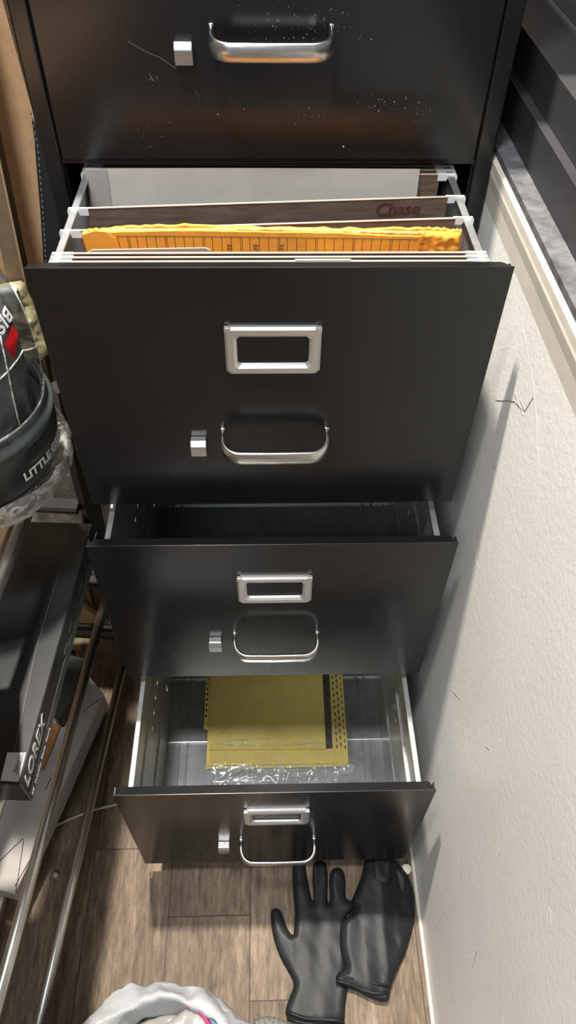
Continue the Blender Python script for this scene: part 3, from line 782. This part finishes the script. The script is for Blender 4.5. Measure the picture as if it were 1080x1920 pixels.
bm = T([dome_pt(a, ZB+.196+.010*a) for a in np.linspace(-1.6, -.15, 30)]+[dome_pt(-.15+.9*k/14, ZB+.194-.055*k/14) for k in range(1, 15)], .0009, n=6); link('tank_rib', bm, WRAP, vac, True)
bm = T([dome_pt(a, ZB+.1245, .001) for a in np.linspace(-1.9, .7, 40)], .0013, n=6); link('rim_highlight_bead', bm, WRAP, vac, True)
def wrap_text(s, size, a0, z0, mat, rad=None, tilt=0, name='lettering', bold=.0002, rot=0):
    bm = text_mesh(s, size, .0002, 0, bold); cr, sr = math.cos(rot), math.sin(rot)
    for v in bm.verts:
        x, y = v.co.x*cr-v.co.y*sr, v.co.x*sr+v.co.y*cr
        z = z0+y
        if rad: v.co = Vector((VC[0]+math.cos(a0+x/rad)*(rad+.0006+v.co.z), VC[1]+math.sin(a0+x/rad)*(rad+.0006+v.co.z), z+x*tilt))
        else: v.co = dome_pt(a0+x/.085, z+x*tilt, .0014+v.co.z)
    return link(name, bm, mat, vac)
wrap_text('LITTLE GREEN', .0150, -.70, ZB+.060, LETTER, .1012, bold=.0004)
wrap_text('BISSELL', .020, -.07, ZB+.241, LETTER, None, rot=PI+.10, bold=.0003)
wrap_text('FULL', .007, .02, ZB+.127, LETTER, None, rot=.25)
bm = bmesh.new(); q = [(-.36, .217), (-.14, .224), (-.11, .213), (-.33, .197)]
g = [[dome_pt(q[0][0]+(q[1][0]-q[0][0])*u+((q[3][0]-q[0][0])*(1-u)+(q[2][0]-q[1][0])*u)*v, ZB+q[0][1]+(q[1][1]-q[0][1])*u+((q[3][1]-q[0][1])*(1-u)+(q[2][1]-q[1][1])*u)*v, .0016) for v in np.linspace(0, 1, 5)] for u in np.linspace(0, 1, 7)]
gv = [[bm.verts.new(p) for p in row] for row in g]
for i in range(6):
    for j in range(4): bm.faces.new((gv[i][j], gv[i+1][j], gv[i+1][j+1], gv[i][j+1]))
bmesh.ops.solidify(bm, geom=list(bm.faces), thickness=.0004); link('red_badge', bm, RED, vac)
bm = bmesh.new(); prof = [(.108, ZB+.048), (.110, ZB+.035), (.107, ZB+.018), (.098, ZB+.006), (.080, ZB+.001), (.0001, ZB+.001)]
lathe(bm, prof, *VC, n=120)
for v in bm.verts:
    a = math.atan2(v.co.y-VC[1], v.co.x-VC[0]); k = .0035*noise.noise(Vector((a*7, v.co.z*40, 1)))+.002*noise.noise(Vector((a*19, v.co.z*90, 5)))
    v.co.x += math.cos(a)*k; v.co.y += math.sin(a)*k
link('plastic_wrap', bm, WRAP, vac, True)

bx_ = [(-.292,-.31), (-.235,-.56), (-.212,-.70), (-.40,-.72), (-.44,-.33)]  # unseen box, added left of the view to shade the rack and floor
bm = P([(x, y, .6445) for x, y in bx_], (0, 0, .28)); bmesh.ops.bevel(bm, geom=list(bm.edges), offset=.003, segments=2, affect='EDGES')
tag(link('shade_box', bm, CARD), 'added brown cardboard box out of view on the top rack tier, shading rack and floor', 'box')
# gold-foil package standing behind the cleaner
yg = .035
ol = [at(1, yg, *p) for p in ((-60,560),(6,547),(32,543),(40,548),(46,562),(60,590),(74,622),(86,650),(94,668),(84,682),(40,720),(-60,760))]
bm = inflate([(p.x, p.z) for p in ol], .003, .012, .012, lambda x, z, h: Vector((x, yg+.02-h, z)), .006, 70, seed=6)
gd = tag(link('foil_package', bm, GOLD, smooth=True), 'crinkled gold foil package with a white top edge, wedged behind the clear tank', 'package')
q = [at(1, yg+.004, *p) for p in ((-55,557),(0,548),(32,544))]
link('white_top_edge', T(q, .0055, n=12), PLW, gd, True)

# cardboard carton beside the cabinet (front panel) and a flattened one leaning in front of it
yc = .105
pr_ = [at(1, yc, *p) for p in ((70,238),(76,300),(80,380),(82,500),(84,560))]
bm = bmesh.new(); poly = [Vector((-.262, yc, 1.12))]+[Vector((min(p.x, -.256), yc, p.z)) for p in pr_]+[Vector((-.30, yc, .55)), Vector((-.33, yc, 0)), Vector((-.66, yc, 0)), Vector((-.66, yc, 1.12))]
prism(bm, poly, (0, .42, 0)); cb = tag(link('cardboard_carton', bm, CARD), 'tall brown cardboard carton standing left of the cabinet behind the rack', 'carton')
bm = bmesh.new()
cr_ = [at(1, .06, *p) for p in ((0,300),(47,520),(66,600),(88,690))]
cl_ = [at(1, .06, *p) for p in ((-60,200),(0,462),(20,566),(40,660))]
poly = [Vector((p.x, .06, p.z)) for p in cr_]; poly = [Vector((cr_[0].x+.012, .06, 1.10))]+poly+[Vector((-.345, .06, .30)), Vector((-.36, .06, 0)), Vector((-.40, .06, 0)), Vector((-.385, .06, .30))]+[Vector((p.x, .06, p.z)) for p in cl_[::-1]]+[Vector((cl_[0].x+.01, .06, 1.10))]
prism(bm, poly, (.001, .018, 0))
fc = tag(link('flattened_carton', bm, CARDD), 'narrow folded brown cardboard piece standing on edge in front of the tall carton', 'cardboard')
ed = [at(1, .0595, *p) for p in ((0,296),(24,410),(47,520),(66,600),(86,684))]
link('torn_edge', T([Vector((p.x-.001, .0595, p.z)) for p in ed], .0012, n=6), CARD, fc)
# black leather bag in the gap between carton and cabinet
poly = [(-.2545, .965), (-.2285, .965), (-.2275, .60), (-.2285, 0), (-.285, 0), (-.285, .60), (-.283, .79), (-.270, .86), (-.2575, .935)]
bm = P([(x, .085, z) for x, z in poly], (0, .018, 0)); bmesh.ops.bevel(bm, geom=list(bm.edges), offset=.003, segments=2, affect='EDGES')
lb = tag(link('leather_bag', bm, LEATHER), 'black stitched leather bag squeezed between the tall cardboard carton and the cabinet', 'bag')
bm = bmesh.new()
zs = np.linspace(.66, .97, 46)
for z in zs:
    x = np.interp(z, [.60, .79, .86, .935, 1.0], [-.285, -.283, -.270, -.2575, -.255])+.0035
    tube(bm, [(x, .0846, z), (x+.0004, .0842, z+.002), (x+.0006, .0846, z+.004)], .0007, n=5)
link('stitching', bm, THREAD, lb)

# grey crinkled bag behind the rack
ol = [(-.44, .60), (-.36, .605), (-.30, .60), (-.262, .575), (-.245, .50), (-.236, .42), (-.245, .30), (-.26, .235), (-.31, .20), (-.36, .28), (-.44, .33)]
bm = inflate(smooth_poly(ol), .004, .022, .03, lambda x, z, h: Vector((x, .038-h, z)), .016, 45, seed=8)
tag(link('crinkled_bag', bm, CRINK, smooth=True), 'grey crinkled plastic bag showing through the back of the rack', 'bag')
ol = [at(1, .045, *p) for p in ((100,1130),(152,1134),(200,1172),(200,1235),(100,1235))]
bm = P([Vector((p.x, .045, p.z)) for p in ol], (0, .012, 0)); tag(link('peach_board', bm, PEACH), 'peach-coloured board seen low behind the rack, under the grey crinkled bag', 'board')

# white carton on the floor below the rack, with a black case and papers on it
zt2 = .092
q = [at(2, zt2, *p) for p in ((168,1236),(195,1302),(28,1677),(-60,1628),(0,1592),(60,1480))]
far, rt, nr = q[0], q[1], q[2]
dd = (rt-nr).normalized(); ll = Vector((-dd.y, dd.x, 0)); 
c = [nr, rt, rt+ll*.075+dd*.05, nr+ll*.092-dd*.0]
bm = P([Vector((p.x, p.y, .0455)) for p in c], (0, 0, zt2-.0455)); bmesh.ops.bevel(bm, geom=list(bm.edges), offset=.001, segments=1, affect='EDGES')
wc = tag(link('white_carton', bm, CARTW), 'long pale carton with thin dark line markings, on the lowest rack tubes', 'carton')
bm = bmesh.new()
for pp in (((0,1614),(43,1572),(44,1578),(30,1672)), ((190,1309),(155,1334)), ((28,1662),(60,1605),(62,1600)), ((85,1480),(96,1458))):
    tube(bm, [at(2, zt2+.0002, *p) for p in pp], .0007, n=5)
link('printed_lines', bm, INKD, wc)
q = [at(2, zt2+.03, *p) for p in ((127,1226),(158,1234),(146,1300),(112,1352),(98,1342))]
bm = P([Vector((p.x, p.y, zt2+.0005)) for p in q], (0, 0, .03)); bmesh.ops.bevel(bm, geom=list(bm.edges), offset=.002, segments=2, affect='EDGES')
tag(link('black_case', bm, BOXB), 'small black case lying on the far end of the pale carton', 'case')
q = [at(2, zt2+.008, *p) for p in ((84,1352),(112,1360),(98,1398),(80,1440),(62,1440))]
tag(link('paper_packet', P([Vector((p.x, p.y, zt2+.0003)) for p in q], (0, 0, .006)), ORB), 'orange-brown paper packet beside the black recorder carton, on the pale carton', 'packet')
q = [at(2, zt2+.008, *p) for p in ((116,1335),(128,1322),(136,1318),(126,1345),(116,1352))]
tag(link('pink_card', P([Vector((p.x, p.y, zt2+.0003)) for p in q], (0, 0, .003)), PINK), 'small pink card sticking out beneath the black case', 'card')

# cable and small knob on the floor
q = [at(2, .003, *p) for p in ((60,1572),(92,1554),(130,1536),(170,1520),(215,1509),(260,1500),(300,1496))]
tag(link('cable', T(q, .0024, n=8), CABLE, smooth=True), 'pale cable running across the floor under the rack tubes', 'cable')
p = at(2, .004, 104, 1640)
tag(link('screw_cap', lathe(bmesh.new(), [(.0001, 0), (.005, 0), (.0045, .005), (.002, .008), (.0001, .008)], p.x, p.y, 16), CABLE, smooth=True), 'small pale knob on the floor between the two lower tubes', 'knob')

# ------------------------------------------------------------------ white plastic bag in the foreground
BC = Vector((-.138, -.712))
bag = empty('plastic_bag', (BC.x, BC.y, 0), 'open crumpled white plastic bag standing on the floor in the foreground', 'bag')
bm = bmesh.new(); NA, NT = 150, 26; rows = []
for j in range(NT+1):
    t = j/NT; row = []
    for i in range(NA):
        a = 2*PI*i/NA; ca, sa = math.cos(a), math.sin(a)
        R0 = .140+.010*math.cos(2*a+.6)+.006*math.cos(3*a+1.1)
        if t < .45:   k = t/.45; r = R0*(1.0-.03*k*k); z = .001+.105*math.sin(k*PI/2)
        elif t < .75: k = (t-.45)/.30; r = R0*(.97-.17*k); z = .106+.020*math.sin(k*PI*.6)
        else:         k = (t-.75)/.25; r = R0*(.80-.08*k); z = .125-.05*k
        w = .0115*math.sin(min(1, t*1.3)*PI*.8)
        nn = noise.noise(Vector((ca*3.2, sa*3.2, t*3)))+.55*noise.noise(Vector((ca*9, sa*9, t*5+4)))+.22*abs(noise.noise(Vector((ca*22, sa*22, t*7))))
        r += w*nn*.75; z += w*nn*.8*(1 if t > .2 else t*5)
        row.append(bm.verts.new((BC.x+ca*r*1.08, BC.y+sa*r, max(.001, z))))
    rows.append(row)
for a, b in zip(rows, rows[1:]):
    for k in range(NA): bm.faces.new((a[k], a[(k+1)%NA], b[(k+1)%NA], b[k]))
bmesh.ops.solidify(bm, geom=list(bm.faces), thickness=.0006)
link('film', bm, BAGW, bag, True)
ol = [(BC.x+math.cos(a)*.112, BC.y+math.sin(a)*.104) for a in np.linspace(0, 2*PI, 40)[:-1]]
bm = inflate(ol, .004, .02, .04, lambda x, y, h: Vector((x, y, h)), .018, 40, floorf=lambda x, y: .070, seed=12)
inner = tag(link('crumpled_liner', bm, LINER, smooth=True), 'crumpled grey film bunched inside the open white bag', 'film')
za = .118
pp = [at(2, za, *p) for p in ((350,1886),(366,1890),(380,1902),(392,1920),(400,1945))]
pp = [(p.x, p.y, za-.002*k) for k, p in enumerate(pp)]
bm = bmesh.new()
for dx in (0,): tube(bm, [(x-.03, y-.03, z-.035) for x, y, z in pp], .006, n=8)
ol = [(p[0]+dx, p[1]+dy) for p, dx, dy in ((pp[0], -.03, -.02), (pp[0], 0, .0), (pp[2], .002, .0), (pp[4], .004, -.0), (pp[4], -.03, -.03))]
bm = inflate(ol, .003, .006, .012, lambda x, y, h: Vector((x, y, h)), .004, 60, floorf=lambda x, y: .106, seed=3)
zb2 = tag(link('zip_pouch', bm, LINER, smooth=True), 'clear zip pouch with a crimson and blue closure, inside the white bag', 'pouch')
link('crimson_closure', T(pp, .0022, n=8), PURP, zb2, True)
link('blue_closure', T([(x+.0058, y+.002, z) for x, y, z in pp], .0036, n=8, flat=.5), BLUE, zb2, True)
# knitted grey mat corner on the floor right of the bag
ol = [tuple(at(2, .01, *p)[:2]) for p in ((470,1912),(498,1903),(522,1906),(545,1918),(560,1945),(540,2000),(470,2000))]
bm = inflate(smooth_poly(ol), .002, .012, .012, lambda x, y, h: Vector((x, y, h)), .002, 250, floorf=lambda x, y: .0005, seed=2)
tag(link('knitted_cloth', bm, MAT, smooth=True), 'grey knitted cloth on the floor between the white bag and the gloves', 'cloth')

# ------------------------------------------------------------------ scuffs on the wall (scratch marks with their own shapes)
bm = bmesh.new()
def wl(pp, r=.0004): tube(bm, [(XW-.0001, *at(0, XW, *p)[1:]) for p in pp], r, n=4)
wl([(975,748),(985,770),(978,765),(965,752),(930,750)]); wl([(985,770),(1000,745)]); wl([(965,735),(978,770),(980,778)])
wl([(847,1293),(855,1302),(862,1310)], .0005); wl([(862,1125),(868,1110)]); wl([(895,1780),(887,1812)], .0006); wl([(848,1687),(842,1730)]); wl([(912,1398),(918,1405)], .0006)
wl([(980,620),(997,700),(1006,780),(1012,900),(1010,960)], .00025); wl([(1030,1700),(1035,1735)]); wl([(968,1740),(965,1790)], .0003); wl([(888,1000),(895,1060)], .0003)
link('wall_scuffs', bm, simple('scuff_grey', (.30,.27,.24), .8), wallr)
bm = bmesh.new()
for (px_, py_, r) in ((953,650,.0012), (966,608,.0012), (934,1592,.001), (1048,1611,.001), (845,1803,.0008), (882,1793,.001), (818,1860,.0012)):
    p = at(0, XW, px_, py_); c_ = bmesh.ops.create_icosphere(bm, subdivisions=1, radius=r)
    for v in c_['verts']: v.co = Vector((XW, p.y+v.co.y*.6, p.z+v.co.z*1.5))+Vector((v.co.x*.3, 0, 0))
link('plaster_nicks', bm, simple('bare_plaster', (.85,.85,.85), .7), wallr)

# ------------------------------------------------------------------ light
def area(name, loc, target, size, power, color, size_y=None):
    l = bpy.data.lights.new(name, 'AREA'); l.energy = power; l.color = color; l.size = size
    l.shape = 'RECTANGLE' if size_y else 'DISK'
    if size_y: l.size_y = size_y
    o = bpy.data.objects.new(name, l); col.objects.link(o); o.location = loc
    o.rotation_euler = (Vector(target)-Vector(loc)).to_track_quat('-Z', 'Y').to_euler(); return o
area('ceiling_lamp', (-.27, .20, 2.9), (0, -.3, .3), .10, 150, (1, .93, .83))
area('overhead_panel', (-.30, -.62, 2.9), (0, -.3, .3), .30, 42, (.97, .98, 1))
area('room_lamp', (-.7, -2.2, 2.7), (0, -.2, .5), .9, 30, (.90, .95, 1))
w = bpy.data.worlds.new('room_world'); bpy.context.scene.world = w; w.use_nodes = True
w.node_tree.nodes['Background'].inputs[0].default_value = (.72, .76, .80, 1)
w.node_tree.nodes['Background'].inputs[1].default_value = .32

sc = bpy.context.scene
sc.view_settings.view_transform = 'Standard'; sc.view_settings.look = 'None'
sc.view_settings.gamma = 1; sc.view_settings.use_curve_mapping = False
sc.view_settings.exposure = 0.06
